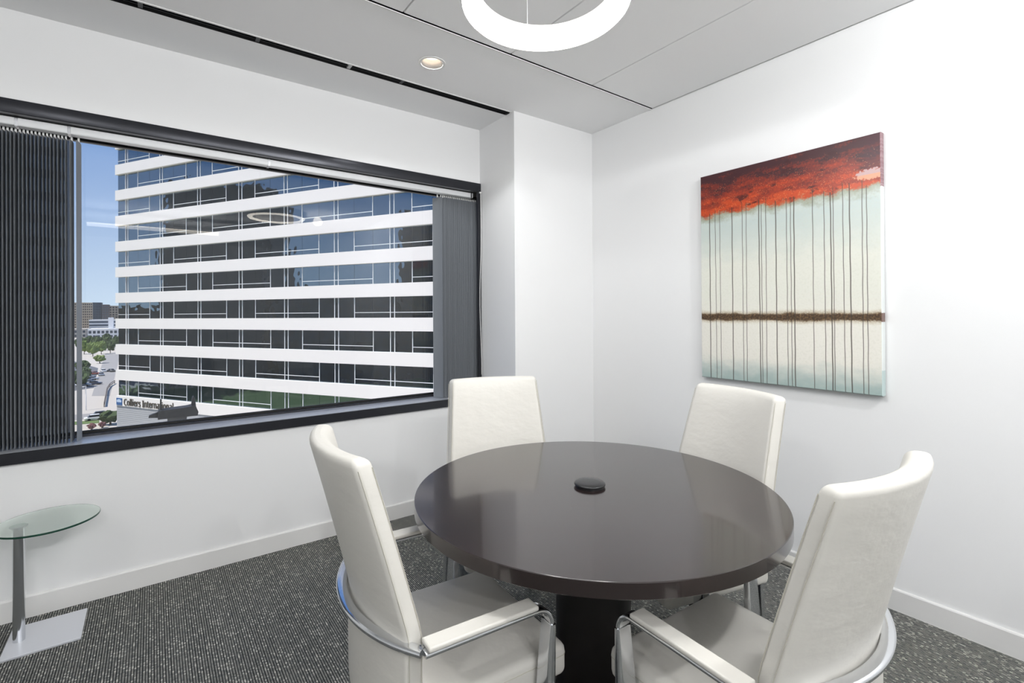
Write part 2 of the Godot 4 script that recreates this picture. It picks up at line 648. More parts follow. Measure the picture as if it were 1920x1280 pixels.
func base_board(called: String, a: Vector3, b: Vector3, out: Vector3, m: Material) -> void:
	var st := st_new()
	st.set_smooth_group(-1)
	var prof := [Vector2(0, 0), Vector2(0.012, 0), Vector2(0.012, 0.092), Vector2(0.009, 0.0975), Vector2(0.004, 0.0985), Vector2(0, 0.0985)]
	var la := PackedVector3Array()
	var lb := PackedVector3Array()
	for p in prof:
		la.append(a + out * (p.x + 0.0005) + Vector3.UP * p.y)
		lb.append(b + out * (p.x + 0.0005) + Vector3.UP * p.y)
	var flip := (b - a).cross(Vector3.UP).dot(out) > 0
	for i in prof.size():
		var k := (i + 1) % prof.size()
		if flip: quad(st, la[i], la[k], lb[k], lb[i])
		else: quad(st, la[i], lb[i], lb[k], la[k])
	var o := part(called, done(st), m, self)
	o.set_meta("kind", "structure")


func build_window() -> void:
	var w := shell("window_1", "wide window in a charcoal metal frame")
	var fm: Material = mats["frame metal"]
	var front := WALL_Z + 0.014
	# casing on the room side
	part("head_casing", soft_box(Vector3(WIN_R - WIN_L, 0.064, 0.030), 0.003, 0.003, 2), fm, w, Vector3((WIN_L + COL_X - 0.002) / 2 + 0.033, HEAD_Y, front - 0.015)).scale.x = (COL_X - 0.002 - WIN_L) / (WIN_R - WIN_L)
	part("sill_casing", box(Vector3(WIN_L, 0.700, WALL_Z), Vector3(COL_X - 0.002, SILL_Y, front)), fm, w)
	part("side_casing", box(Vector3(COL_X - 0.030, SILL_Y, WALL_Z), Vector3(COL_X - 0.002, HEAD_Y, front)), fm, w)
	part("side_casing", box(Vector3(WIN_L - 0.03, 0.700, WALL_Z), Vector3(WIN_L, HEAD_Y + 0.064, front)), fm, w)
	# linings of the opening
	part("sill", box(Vector3(WIN_L, SILL_Y - 0.02, -3.266), Vector3(WIN_R, SILL_Y + 0.001, WALL_Z + 0.001)), mats["sill metal"], w)
	part("head_lining", box(Vector3(WIN_L, HEAD_Y + 0.001, -3.39), Vector3(WIN_R, HEAD_Y + 0.02, WALL_Z)), mats["black gasket"], w)
	part("jamb_lining", box(Vector3(WIN_R - 0.012, SILL_Y, -3.39), Vector3(WIN_R, HEAD_Y, WALL_Z - 0.001)), fm, w)
	part("jamb_lining", box(Vector3(WIN_L, SILL_Y, -3.39), Vector3(WIN_L + 0.012, HEAD_Y, WALL_Z - 0.001)), fm, w)
	# glazing frame, gasket and pane
	part("glazing_frame", box(Vector3(WIN_L, SILL_Y - 0.02, -3.37), Vector3(WIN_R, SILL_Y + 0.012, -3.266)), fm, w)
	part("glazing_frame", box(Vector3(WIN_L, HEAD_Y - 0.008, -3.37), Vector3(WIN_R, HEAD_Y, -3.25)), fm, w)
	part("gasket", box(Vector3(WIN_L, SILL_Y + 0.0125, -3.318), Vector3(WIN_R, SILL_Y + 0.024, -3.300)), mats["black gasket"], w)
	part("gasket", box(Vector3(WIN_L, HEAD_Y - 0.018, -3.318), Vector3(WIN_R, HEAD_Y - 0.0085, -3.300)), mats["black gasket"], w)
	var p := PlaneMesh.new()
	p.size = Vector2(WIN_R - WIN_L - 0.02, HEAD_Y - SILL_Y - 0.024)
	p.orientation = PlaneMesh.FACE_Z
	part("pane", p, mats["window glass"], w, Vector3((WIN_L + WIN_R) / 2, (HEAD_Y + SILL_Y + 0.006) / 2, -3.309))


func build_blind() -> void:
	var t := thing("vertical_blind", "charcoal vertical blind drawn to both ends of the window", "blind", Vector3(0, SILL_Y, -3.185))
	var top := HEAD_Y - SILL_Y
	var rail := part("headrail", soft_box(Vector3(COL_X - 0.036 - WIN_L - 0.015, 0.038, 0.05), 0.004, 0.006, 3), mats["rail metal"], t, Vector3((COL_X - 0.036 + WIN_L + 0.015) / 2, top - 0.0385, 0.028))
	for x in [-0.50, -0.32, 0.55, 1.93]:
		part("clip", box(Vector3(x - 0.006, top - 0.0405, 0.0), Vector3(x + 0.006, top - 0.002, 0.0545)), mats["brushed steel"], t)
	rail.set_meta("label", "silver metal headrail")
	# one slat: a shallow curved strip
	var st := st_new()
	st.set_smooth_group(1)
	var tall := top - 0.064
	for side in 2:
		for i in 6:
			var z0 := -0.0445 + 0.089 * i / 6.0
			var z1 := -0.0445 + 0.089 * (i + 1) / 6.0
			var x0 := 0.004 * (1 - pow(z0 / 0.0445, 2)) + (0.0009 if side else 0.0)
			var x1 := 0.004 * (1 - pow(z1 / 0.0445, 2)) + (0.0009 if side else 0.0)
			var a := Vector3(x0, 0, z0)
			var b := Vector3(x1, 0, z1)
			var u := Vector3.UP * tall
			if side: quad(st, a, a + u, b + u, b)
			else: quad(st, b, b + u, a + u, a)
	for z in [-0.0445, 0.0445]:
		st.set_smooth_group(-1)
		var a := Vector3(0, 0, z)
		var b := Vector3(0.0009, 0, z)
		quad(st, a, a + Vector3.UP * tall, b + Vector3.UP * tall, b)
	var slat := done(st)
	var hook := box(Vector3(-0.003, tall, -0.004), Vector3(0.004, tall + 0.022, 0.004))
	var spots := []
	for i in 34:
		spots.append([-0.3375 - i * 0.0133, rng.randf_range(0.0, 0.06)])
	spots.append([-0.3165, -0.070])
	spots.append([-0.2910, -0.125])
	for i in 21:
		spots.append([1.700 + i * 0.0158, 0.50 + rng.randf_range(-0.10, 0.10)])
	spots.append([1.672, 0.42])
	for s in spots:
		if s[0] > WIN_R - 0.03 or s[0] < WIN_L + 0.06: continue
		var o := part("slat", slat, mats["slat fabric"], t, Vector3(s[0], 0.004, 0), Vector3(0, s[1], 0))
		part("hook", hook, mats["white plastic"], o)
	# pull cord by the column
	st = st_new()
	var path := PackedVector3Array()
	for i in 25:
		var f := i / 24.0
		path.append(Vector3(COL_X - 0.013 - 0.009 * sin(PI * clampf((f - 0.35) / 0.6, 0, 1)), lerpf(top - 0.012, 0.16, f), 0.120 + 0.004 * sin(f * 9)))
	add_tube(st, path, 0.0022, 6)
	part("pull_cord", done(st), mats["white plastic"], t)
	st = st_new()
	add_soft_box(st, Vector3(COL_X - 0.013, top - 0.014, 0.115), Vector3(0.016, 0.012, 0.014), 0.003, 0.003, 2)
	part("cord_guide", done(st), mats["white plastic"], t)


# ---------------------------------------------------------------- furniture
func build_table() -> void:
	var t := thing("round_table", "round espresso-stained meeting table on a drum pedestal", "table", TABLE)
	var r := 0.615
	part("tabletop", lathe([Vector2(0, 0.709), Vector2(r - 0.002, 0.709), Vector2(r, 0.711), Vector2(r, 0.7478), Vector2(r - 0.0007, 0.7493), Vector2(r - 0.0022, 0.750), Vector2(0, 0.750)], 128, true), mats["espresso veneer"], t)
	part("pedestal", lathe([Vector2(0, 0.02), Vector2(0.135, 0.02), Vector2(0.13, 0.10), Vector2(0.13, 0.69), Vector2(0.125, 0.695), Vector2(0.30, 0.697), Vector2(0.30, 0.709), Vector2(0, 0.709)], 64, true), mats["pedestal"], t)
	part("plinth", lathe([Vector2(0, 0.0), Vector2(0.27, 0.0), Vector2(0.27, 0.014), Vector2(0.262, 0.02), Vector2(0, 0.02)], 64, true), mats["pedestal"], t)
	var g := thing("cable_grommet", "round black cable cap in the middle of the table", "grommet", TABLE + Vector3(-0.003, 0.7502, -0.010))
	part("collar", lathe([Vector2(0, 0), Vector2(0.052, 0), Vector2(0.052, 0.006), Vector2(0, 0.006)], 48, true), mats["grommet black"], g)
	part("cap", lathe([Vector2(0, 0.0062), Vector2(0.054, 0.0062), Vector2(0.0552, 0.008), Vector2(0.0545, 0.011), Vector2(0.050, 0.0135), Vector2(0.03, 0.0155), Vector2(0, 0.0162)], 48), mats["grommet black"], g)


const BACK_TOP := 1.041
const BACK_FOOT := 0.42
const ARM_Y := 0.628
const SEAT_Y := 0.459
const BW_TOP := 0.205
const BW_ARM := 0.231
const BZ_TOP := -0.285
const BZ_ARM := -0.174
const BACK_T := 0.050
const BEND := 0.42
const ARM_X := 0.282
const ARM_FRONT := 0.145

# outline of the curved back slab at height y, drawn in by inset
func back_loop(y: float, inset: float, fine := 14) -> PackedVector3Array:
	var f := clampf((y - ARM_Y) / (BACK_TOP - ARM_Y), 0, 1)
	var half := lerpf(BW_ARM, BW_TOP, f) if y > ARM_Y else BW_ARM
	var zc := lerpf(BZ_ARM, BZ_TOP, f * (0.92 + 0.08 * f))
	var r_in := half / sin(BEND)
	var mid := zc - r_in * (1 - cos(BEND))
	var out := PackedVector3Array()
	var rc := maxf(0.013 - inset * 0.3, 0.003)
	var lo := inset
	var hi := BACK_T - inset
	rc = minf(rc, (hi - lo) / 2 - 0.001)
	var edge := BEND - (inset + rc) / r_in
	var pts := []
	for i in fine + 1:
		pts.append(Vector2(lerpf(-edge, edge, float(i) / fine), lo))
	for i in range(1, 4):
		var a := i / 4.0 * PI / 2
		pts.append(Vector2(edge + sin(a) * rc / r_in, lo + rc * (1 - cos(a))))
	pts.append(Vector2(edge + rc / r_in, lo + rc))
	pts.append(Vector2(edge + rc / r_in, hi - rc))
	for i in range(1, 4):
		var a := i / 4.0 * PI / 2
		pts.append(Vector2(edge + cos(a) * rc / r_in, hi - rc + rc * sin(a)))
	for i in fine + 1:
		pts.append(Vector2(lerpf(edge, -edge, float(i) / fine), hi))
	for i in range(1, 4):
		var a := i / 4.0 * PI / 2
		pts.append(Vector2(-edge - sin(a) * rc / r_in, hi - rc * (1 - cos(a))))
	pts.append(Vector2(-edge - rc / r_in, hi - rc))
	pts.append(Vector2(-edge - rc / r_in, lo + rc))
	for i in range(1, 4):
		var a := i / 4.0 * PI / 2
		pts.append(Vector2(-edge - cos(a) * rc / r_in, lo + rc - rc * sin(a)))
	for p in pts:
		var rr: float = r_in + p.y
		# softly padded front
		if p.y == lo: rr -= 0.008 * (1 - pow(p.x / edge, 4)) * smoothstep(0.0, 0.06, BACK_TOP - y)
		var low := clampf((ARM_Y - y) / (ARM_Y - BACK_FOOT), 0, 1) * 0.075 * (1 - pow(p.x / BEND, 2))
		out.append(Vector3(rr * sin(p.x), y - low, mid + r_in - rr * cos(p.x)))
	return out


# a point on the slab's edge: side -1 or 1, depth 0 front to 1 back
func back_edge(y: float, side: float, depth: float, proud := 0.0) -> Vector3:
	var f := clampf((y - ARM_Y) / (BACK_TOP - ARM_Y), 0, 1)
	var half := lerpf(BW_ARM, BW_TOP, f) if y > ARM_Y else BW_ARM
	var zc := lerpf(BZ_ARM, BZ_TOP, f * (0.92 + 0.08 * f))
	var r_in := half / sin(BEND)
	var rr := r_in + BACK_T * depth
	var a := side * (BEND + proud / r_in)
	return Vector3(rr * sin(a), y, zc - r_in * (1 - cos(BEND)) + r_in - rr * cos(a))


func make_chair(called: String, label: String) -> Node3D:
	var t := thing(called, label, "chair", Vector3.ZERO, 0.0, "white leather chairs round the table")
	var lm: Material = mats["white leather"]
	var ch: Material = mats["chrome"]
	# back shell
	var loops := []
	for s in 5:
		var a := s / 4.0 * PI / 2
		loops.append(back_loop(BACK_FOOT + 0.01 * (1 - cos(a)), 0.01 * (1 - sin(a))))
	for i in range(1, 18):
		loops.append(back_loop(lerpf(BACK_FOOT + 0.01, BACK_TOP - 0.018, i / 18.0), 0.0))
	for s in 6:
		var a := s / 5.0 * PI / 2
		loops.append(back_loop(BACK_TOP - 0.018 + 0.018 * sin(a), 0.018 * (1 - cos(a))))
	var st := st_new()
	loft(st, loops, false, true, 1, true)
	var back := part("backrest", done(st), lm, t)
	# stitched seams along the edges of the slab
	st = st_new()
	for d in [0.13, 0.90]:
		var path := PackedVector3Array()
		for i in 20: path.append(back_edge(lerpf(BACK_FOOT + 0.015, BACK_TOP - 0.022, i / 19.0), -1.0, d, 0.0002))
		add_tube(st, path, 0.0011, 5)
		part("seam", done(st), mats["seam thread"], back)
		st = st_new()
		path = PackedVector3Array()
		for i in 20: path.append(back_edge(lerpf(BACK_TOP - 0.022, BACK_FOOT + 0.015, i / 19.0), 1.0, d, 0.0002))
		add_tube(st, path, 0.0011, 5)
		part("seam", done(st), mats["seam thread"], back)
		st = st_new()
	# seat
	var z_back := BZ_ARM - 0.045
	var z_front := 0.240
	var seat := part("seat", soft_box(Vector3(0.480, 0.085, z_front - z_back), 0.022, 0.020, 4, 0.006), lm, t, Vector3(0, SEAT_Y - 0.088, (z_front + z_back) / 2))
	st = st_new()
	var rim := PackedVector3Array()
	var rr := rrect(0.2403, (z_front - z_back) / 2 + 0.0003, 0.022, 5)
	for p in rr: rim.append(Vector3(p.x, 0.058, p.y))
	rim.append(rim[0])
	add_tube(st, rim, 0.0011, 5)
	part("seam", done(st), mats["seam thread"], seat)
	# chrome hoop that grips the back
	st = st_new()
	var path := PackedVector3Array()
	var side := PackedVector3Array()
	var sag := 0.098
	var z_end := BZ_ARM - 0.022
	var rad := (ARM_X * ARM_X + sag * sag) / (2 * sag)
	var half := asin(ARM_X / rad)
	var widths := []
	var thick := []
	for i in 33:
		var a := lerpf(-half, half, i / 32.0)
		path.append(Vector3(sin(a) * rad, ARM_Y - 0.012, z_end - sag + rad - cos(a) * rad))
		side.append(Vector3(sin(a), 0, -cos(a)))
		widths.append(0.030)
		thick.append(0.016)
	add_bar(st, path, side, widths, thick)
	part("hoop", done(st), ch, t)
	for s in [-1.0, 1.0]:
		# arm bar and front leg: one flat bar bent down at the front
		st = st_new()
		path = PackedVector3Array()
		side = PackedVector3Array()
		widths = []
		thick = []
		path.append(Vector3(s * ARM_X, ARM_Y - 0.012, z_end))
		path.append(Vector3(s * ARM_X, ARM_Y - 0.012, 0.0))
		var bend := 0.045
		for i in 9:
			var a := i / 8.0 * PI / 2
			path.append(Vector3(s * ARM_X, ARM_Y - 0.012 - bend + bend * cos(a), ARM_FRONT - bend + bend * sin(a)))
		for p in path:
			side.append(Vector3(-1, 0, 0))
			widths.append(0.042)
			thick.append(0.012)
		add_bar(st, path, side, widths, thick)
		part("arm_bar", done(st), ch, t)
		st = st_new()
		path = PackedVector3Array()
		side = PackedVector3Array()
		widths = []
		thick = []
		for i in 9:
			var f := i / 8.0
			path.append(Vector3(s * (ARM_X - 0.006 * f), lerpf(ARM_Y - 0.056, 0.006, f), ARM_FRONT - 0.030 * f))
			side.append(Vector3(-1, 0, 0))
			widths.append(lerpf(0.046, 0.084, f))
			thick.append(lerpf(0.016, 0.026, smoothstep(0.0, 0.2, f)))
		add_bar(st, path, side, widths, thick, 0.3)
		var leg := part("leg", done(st), ch, t)
		part("glide", lathe([Vector2(0, 0), Vector2(0.012, 0), Vector2(0.012, 0.006), Vector2(0, 0.006)], 16, true), mats["grommet black"], leg, Vector3(s * (ARM_X - 0.006), 0, ARM_FRONT - 0.03))
		# padded arm
		st = st_new()
		add_soft_box(st, Vector3(s * ARM_X, ARM_Y - 0.0055, (z_end + 0.006 + ARM_FRONT - 0.045) / 2), Vector3(0.047, 0.012, ARM_FRONT - 0.045 - z_end - 0.006), 0.003, 0.004, 3)
		part("armrest", done(st), lm, t)
		# rear leg under the shell
		st = st_new()
		path = PackedVector3Array([Vector3(s * 0.17, BACK_FOOT + 0.01, BZ_ARM - 0.055), Vector3(s * 0.17, 0.006, BZ_ARM - 0.075)])
		add_bar(st, path, PackedVector3Array([Vector3(-1, 0, 0), Vector3(-1, 0, 0)]), [0.042, 0.042], [0.018, 0.018], 0.3)
		leg = part("leg", done(st), ch, t)
		part("glide", lathe([Vector2(0, 0), Vector2(0.012, 0), Vector2(0.012, 0.006), Vector2(0, 0.006)], 16, true), mats["grommet black"], leg, Vector3(s * 0.17, 0, BZ_ARM - 0.075))
	# steel cross rail that carries the seat between the front legs
	part("seat_rail", box(Vector3(-ARM_X + 0.012, SEAT_Y - 0.104, 0.09), Vector3(ARM_X - 0.012, SEAT_Y - 0.0885, 0.125)), mats["brushed steel"], t)
	return t


func build_chairs() -> void:
	var c := make_chair("armchair", "white leather armchair with its back turned to the glass side table")
	c.position = Vector3(0.694, 0, -1.253)
	c.rotation.y = 1.493
	var spots := [
		[Vector3(1.260, 0, -1.735), -0.374, "white leather armchair between the table and the corner column"],
		[Vector3(1.657, 0, -1.168), -1.83, "white leather armchair in front of the wall with the painting"],
		[Vector3(1.226, 0, -0.673), -3.193, "white leather armchair across the table from the chair by the column"]]
	for s in spots:
		var d: Node3D = c.duplicate()
		d.name = numbered("armchair")
		add_child(d)
		d.position = s[0]
		d.rotation.y = s[1]
		d.set_meta("label", s[2])


func build_side_table() -> void:
	var t := thing("side_table", "small round glass side table on a chrome post under the window", "table", Vector3(-0.370, 0, -2.870))
	part("base", soft_box(Vector3(0.245, 0.010, 0.258), 0.003, 0.0015, 2), mats["plate grey"], t)
	part("post", lathe([Vector2(0, 0.0102), Vector2(0.0195, 0.0102), Vector2(0.0195, 0.470), Vector2(0, 0.470)], 32, true), mats["chrome"], t, Vector3(-0.084, 0, 0.0))
	part("mount", lathe([Vector2(0, 0.4702), Vector2(0.021, 0.4702), Vector2(0.029, 0.479), Vector2(0.029, 0.4815), Vector2(0, 0.4815)], 32, true), mats["brushed steel"], t, Vector3(-0.084, 0, 0.0))
	var r := 0.173
	part("glass_top", lathe([Vector2(0, 0.482), Vector2(r - 0.0014, 0.482), Vector2(r - 0.0014, 0.490), Vector2(0, 0.490)], 96, true), mats["table glass"], t, Vector3(0.005, 0, -0.005))
	part("glass_edge", lathe([Vector2(r - 0.0012, 0.4822), Vector2(r, 0.483), Vector2(r, 0.489), Vector2(r - 0.0012, 0.4898)], 96, false, true), mats["table glass edge"], t, Vector3(0.005, 0, -0.005))


func build_painting() -> void:
	var t := thing("painting", "abstract canvas with a red upper field, pale ground and thin dark drips", "painting", Vector3(WALL_X, 0.972, -1.255))
	var hw := 0.4575
	var h := 1.212
	var d := 0.040
	var st := st_new()
	st.set_smooth_group(-1)
	var face := func(pts: Array, uvs: Array) -> void:
		for i in [0, 1, 2, 0, 2, 3]:
			st.set_uv(uvs[i])
			st.add_vertex(pts[i])
	var x := -d
	# front (seen from -x): left edge is at -z
	var b := 0.003
	var f0 := Vector3(x, b, -hw + b)
	var f1 := Vector3(x, h - b, -hw + b)
	var f2 := Vector3(x, h - b, hw - b)
	var f3 := Vector3(x, b, hw - b)
	face.call([f0, f1, f2, f3], [Vector2(0.004, 0.996), Vector2(0.004, 0.004), Vector2(0.968, 0.004), Vector2(0.968, 0.996)])
	# rolled edges and returns
	var r0 := Vector3(x + b, 0, -hw)
	var r1 := Vector3(x + b, h, -hw)
	var r2 := Vector3(x + b, h, hw)
	var r3 := Vector3(x + b, 0, hw)
	var k0 := Vector3(-0.004, 0, -hw)
	var k1 := Vector3(-0.004, h, -hw)
	var k2 := Vector3(-0.004, h, hw)
	var k3 := Vector3(-0.004, 0, hw)
	var ul := [Vector2(0.003, 0.997), Vector2(0.003, 0.003), Vector2(0.006, 0.003), Vector2(0.006, 0.997)]
	var ur := [Vector2(0.990, 0.997), Vector2(0.990, 0.003), Vector2(0.984, 0.003), Vector2(0.984, 0.997)]
	var ut := [Vector2(0.003, 0.003), Vector2(0.003, 0.006), Vector2(0.967, 0.006), Vector2(0.967, 0.003)]
	var ub := [Vector2(0.003, 0.997), Vector2(0.003, 0.994), Vector2(0.967, 0.994), Vector2(0.967, 0.997)]
	face.call([r0, r1, f1, f0], ul)
	face.call([k0, k1, r1, r0], ul)
	face.call([r3, f3, f2, r2], [ur[0], ur[3], ur[2], ur[1]])
	face.call([k3, r3, r2, k2], [ur[0], ur[3], ur[2], ur[1]])
	face.call([f1, r1, r2, f2], ut)
	face.call([r1, k1, k2, r2], ut)
	face.call([f0, f3, r3, r0], [ub[0], ub[3], ub[2], ub[1]])
	face.call([r0, r3, k3, k0], [ub[0], ub[3], ub[2], ub[1]])
	face.call([k0, k3, k2, k1], [ul[0], ur[0], ur[1], ul[1]])
	st.generate_normals()
	st.generate_tangents()
	part("canvas", st.commit(), mats["canvas print"], t)
	part("stretcher", box(Vector3(-0.0038, 0.05, -hw + 0.05), Vector3(-0.0003, h - 0.05, hw - 0.05)), mats["pedestal"], t)


# ---------------------------------------------------------------- lamps
func build_lamps() -> void:
	# ring pendant over the table
	var at := Vector3(1.020, 2.349, -1.194)
	var t := thing("ring_pendant", "glowing white ring pendant hung over the round table", "lamp", at)
	var r := 0.268
	var wide := 0.046
	part("lamp_inner_band", lathe([Vector2(r - wide, 0.004), Vector2(r - wide, 0.066), Vector2(r - wide - 0.004, 0.066), Vector2(r - wide - 0.004, 0.004)], 96, true, true), mats["inner diffuser"], t)
	part("outer_band", lathe([Vector2(r + 0.0005, 0.002), Vector2(r + 0.022, 0.062), Vector2(r + 0.018, 0.066), Vector2(r - 0.003, 0.004)], 96, true, true), mats["lamp body"], t)
	part("top_band", lathe([Vector2(r - wide, 0.060), Vector2(r + 0.014, 0.060), Vector2(r + 0.014, 0.066), Vector2(r - wide, 0.066)], 96, true, true), mats["lamp body"], t)
	for k in 3:
		var a := TAU * (k / 3.0) + 0.95
		var st := st_new()
		add_tube(st, PackedVector3Array([Vector3(cos(a) * (r - 0.02), 0.064, sin(a) * (r - 0.02)), Vector3(cos(a) * (r - 0.02), CEIL - 2.349 - 0.001, sin(a) * (r - 0.02))]), 0.0011, 5)
		part("suspension_cord", done(st), mats["white plastic"], t)
	# opal diffuser in eight lengths, each with its own light inside
	for k in 8:
		var st := st_new()
		var loops := []
		for j in 13:
			var a := TAU * (k + j / 12.0) / 8.0
			var l := PackedVector3Array()
			for p in [Vector2(r - wide + 0.0005, 0.002), Vector2(r - wide * 0.8, -0.008), Vector2(r - wide * 0.5, -0.012), Vector2(r - wide * 0.2, -0.008), Vector2(r - 0.0015, 0.001), Vector2(r - 0.0015, 0.008), Vector2(r - wide + 0.0005, 0.008)]:
				l.append(Vector3(cos(a) * p.x, p.y, sin(a) * p.x))
			loops.append(l)
		loft(st, loops, true, true, 1)
		part("lamp_diffuser", done(st), mats["lamp diffuser"], t)
		var m := TAU * (k + 0.5) / 8.0
		var o := OmniLight3D.new()
		o.name = "ring_light"
		t.add_child(o, true)
		o.position = Vector3(cos(m) * (r - wide / 2), -0.003, sin(m) * (r - wide / 2))
		o.light_size = 0.007
		o.light_color = LAMP
		o.light_energy = 0.11
		o.omni_range = 12.0
		o.omni_attenuation = 2.0
		o.shadow_enabled = true
	# recessed downlight in the plaster strip
	t = thing("downlight", "small round recessed downlight in the ceiling by the window", "lamp", Vector3(1.240, CEIL, -2.414))
	part("trim_ring", lathe([Vector2(0.060, -0.004), Vector2(0.073, -0.004), Vector2(0.075, -0.001), Vector2(0.060, -0.001)], 48, true, true), mats["lamp body"], t)
	part("reflector", lathe([Vector2(0.060, -0.003), Vector2(0.0645, -0.0005), Vector2(0.050, 0.040), Vector2(0.045, 0.040)], 48, false, true), mats["reflector"], t)
	part("lamp_lens", lathe([Vector2(0, 0.041), Vector2(0.05, 0.041), Vector2(0.05, 0.044), Vector2(0, 0.044)], 32, true), mats["downlight lens"], t)
	spot(t, Vector3(0, 0.030, 0), 0.6, 62.0, 0.04)
	# opal globes under the ceiling, out of the picture; the first casts the shadows behind the painting and the chair by the column, the second is added only to balance the light
	for p in [[Vector3(1.85, CEIL - 0.001, 0.45), 1.4, "opal globe lamp under the ceiling, close to the painting wall"], [Vector3(-1.35, CEIL - 0.001, -0.30), 0.6, "added unseen globe lamp that balances the light, far from the painting wall"]]:
		t = thing("globe_lamp", p[2], "lamp", p[0])
		part("canopy", lathe([Vector2(0, -0.022), Vector2(0.040, -0.022), Vector2(0.055, -0.012), Vector2(0.055, 0), Vector2(0, 0)], 40, true), mats["lamp body"], t)
		var prof := []
		for i in 17:
			var a := PI * i / 16.0
			prof.append(Vector2(sin(a) * 0.062, -0.082 - cos(a) * 0.060))
		part("lamp_globe", lathe(prof, 40), mats["lamp diffuser"], t)
		var l := OmniLight3D.new()
		l.name = "globe_light"
		t.add_child(l, true)
		l.position = Vector3(0, -0.082, 0)
		l.light_size = 0.055
		l.light_energy = p[1]
		l.omni_range = 14.0
		l.omni_attenuation = 2.0
		l.light_color = LAMP
		l.shadow_enabled = true
	# long tube lamp hung behind the camera; the window pane mirrors it as a thin bright line
	t = thing("tube_lamp", "long thin tube lamp hung under the ceiling, mirrored in the window pane", "lamp", Vector3(0.05, 2.55, 1.68))
	part("housing", soft_box(Vector3(1.50, 0.03, 0.05), 0.004, 0.004, 2), mats["lamp body"], t, Vector3(0, 0.0245, 0))
	for x in [-0.6, 0.6]:
		var cord := st_new()
		add_tube(cord, PackedVector3Array([Vector3(x, 0.054, 0), Vector3(x, CEIL - 2.55 - 0.001, 0)]), 0.0015, 6)
		part("suspension_cord", done(cord), mats["white plastic"], t)
	for k in 3:
		var tube := st_new()
		add_tube(tube, PackedVector3Array([Vector3(-0.242, 0, 0), Vector3(0, 0, 0), Vector3(0.242, 0, 0)]), 0.024, 20)
		var at_x := (k - 1) * 0.488
		part("lamp_tube", done(tube), mats["tube diffuser"], t, Vector3(at_x, 0, 0))
		var l := OmniLight3D.new()
		l.name = "tube_light"
		t.add_child(l, true)
		l.position = Vector3(at_x, 0, 0)
		l.light_size = 0.02
		l.light_color = LAMP
		l.light_energy = 0.95
		l.omni_range = 14.0
		l.omni_attenuation = 2.0
		l.shadow_enabled = true


func spot(t: Node3D, at: Vector3, energy: float, angle: float, size: float) -> void:
	var l := SpotLight3D.new()
	l.name = "spot_light"
	t.add_child(l, true)
	l.position = at
	l.rotation = Vector3(-PI / 2, 0, 0)
	l.spot_angle = angle
	l.spot_angle_attenuation = 0.25
	l.spot_range = 14.0
	l.spot_attenuation = 2.0
	l.light_size = size
	l.light_energy = energy
	l.light_color = LAMP
	l.shadow_enabled = true


# ---------------------------------------------------------------- outside
func build_outside() -> void:
	mat("concrete", srgb(188, 181, 170), 0.9)
	mat("asphalt", srgb(150, 147, 143), 0.9)
	mat("dark asphalt", srgb(96, 98, 102), 0.9)
	mat("lawn", srgb(96, 116, 66), 0.95)
	mat("white panel", srgb(236, 232, 226), 0.55)
	mat("mullion white", srgb(226, 228, 228), 0.5)
	mat("core concrete", srgb(128, 128, 126), 0.8)
	mat("brick grey", srgb(168, 170, 172), 0.85)
	mat("brick joint", srgb(128, 130, 133), 0.9)
	mat("sign bronze", srgb(74, 66, 54), 0.5)
	mat("sign blue", srgb(58, 98, 150), 0.5)
	mat("sign pale", srgb(186, 204, 226), 0.5)
	mat("sign red", srgb(168, 70, 58), 0.5)
	var mg := mat("mirror glass", srgb(120, 136, 147), 0.02, 1.0)
	mg.heightmap_enabled = true
	mg.heightmap_texture = noise_tex(0.012, 31, 256, FastNoiseLite.TYPE_SIMPLEX_SMOOTH, 2)
	mg.heightmap_scale = 1.2
	mg.uv1_triplanar = true
	mg.uv1_world_triplanar = true
	mg.uv1_scale = Vector3.ONE * 0.16
	mat("dark wall", srgb(40, 43, 46), 0.6)
	mat("slate dim", srgb(70, 78, 84), 0.7)
	mat("dark metal", srgb(44, 46, 50), 0.5, 0.3)
	mat("beige wall", srgb(196, 182, 158), 0.85)
	mat("brown wall", srgb(92, 84, 80), 0.85)
	mat("slate wall", srgb(84, 94, 104), 0.85)
	mat("far glass", srgb(62, 70, 78), 0.3)
	mat("white wall", srgb(232, 231, 228), 0.8)
	mat("leaf deep", srgb(66, 82, 50), 0.95)
	mat("leaf bright", srgb(108, 126, 66), 0.95)
	mat("bark", srgb(92, 76, 62), 0.95)
	mat("blossom", srgb(124, 86, 86), 0.95)
	mat("car glass", srgb(34, 38, 44), 0.15)
	mat("tyre", srgb(28, 28, 29), 0.9)
	mat("car white", srgb(236, 236, 236), 0.3)
	mat("car silver", srgb(176, 180, 186), 0.3, 0.3)
	mat("car navy", srgb(40, 52, 78), 0.3)
	mat("car black", srgb(32, 33, 36), 0.3)
	mat("car red", srgb(142, 52, 44), 0.3)

	part("ground", box(Vector3(-700, GROUND - 1.0, -1500), Vector3(500, GROUND, 300)), mats["concrete"], self).set_meta("kind", "structure")
	build_tower()
	build_neighbours()
	build_lamp_outside()
	build_street()


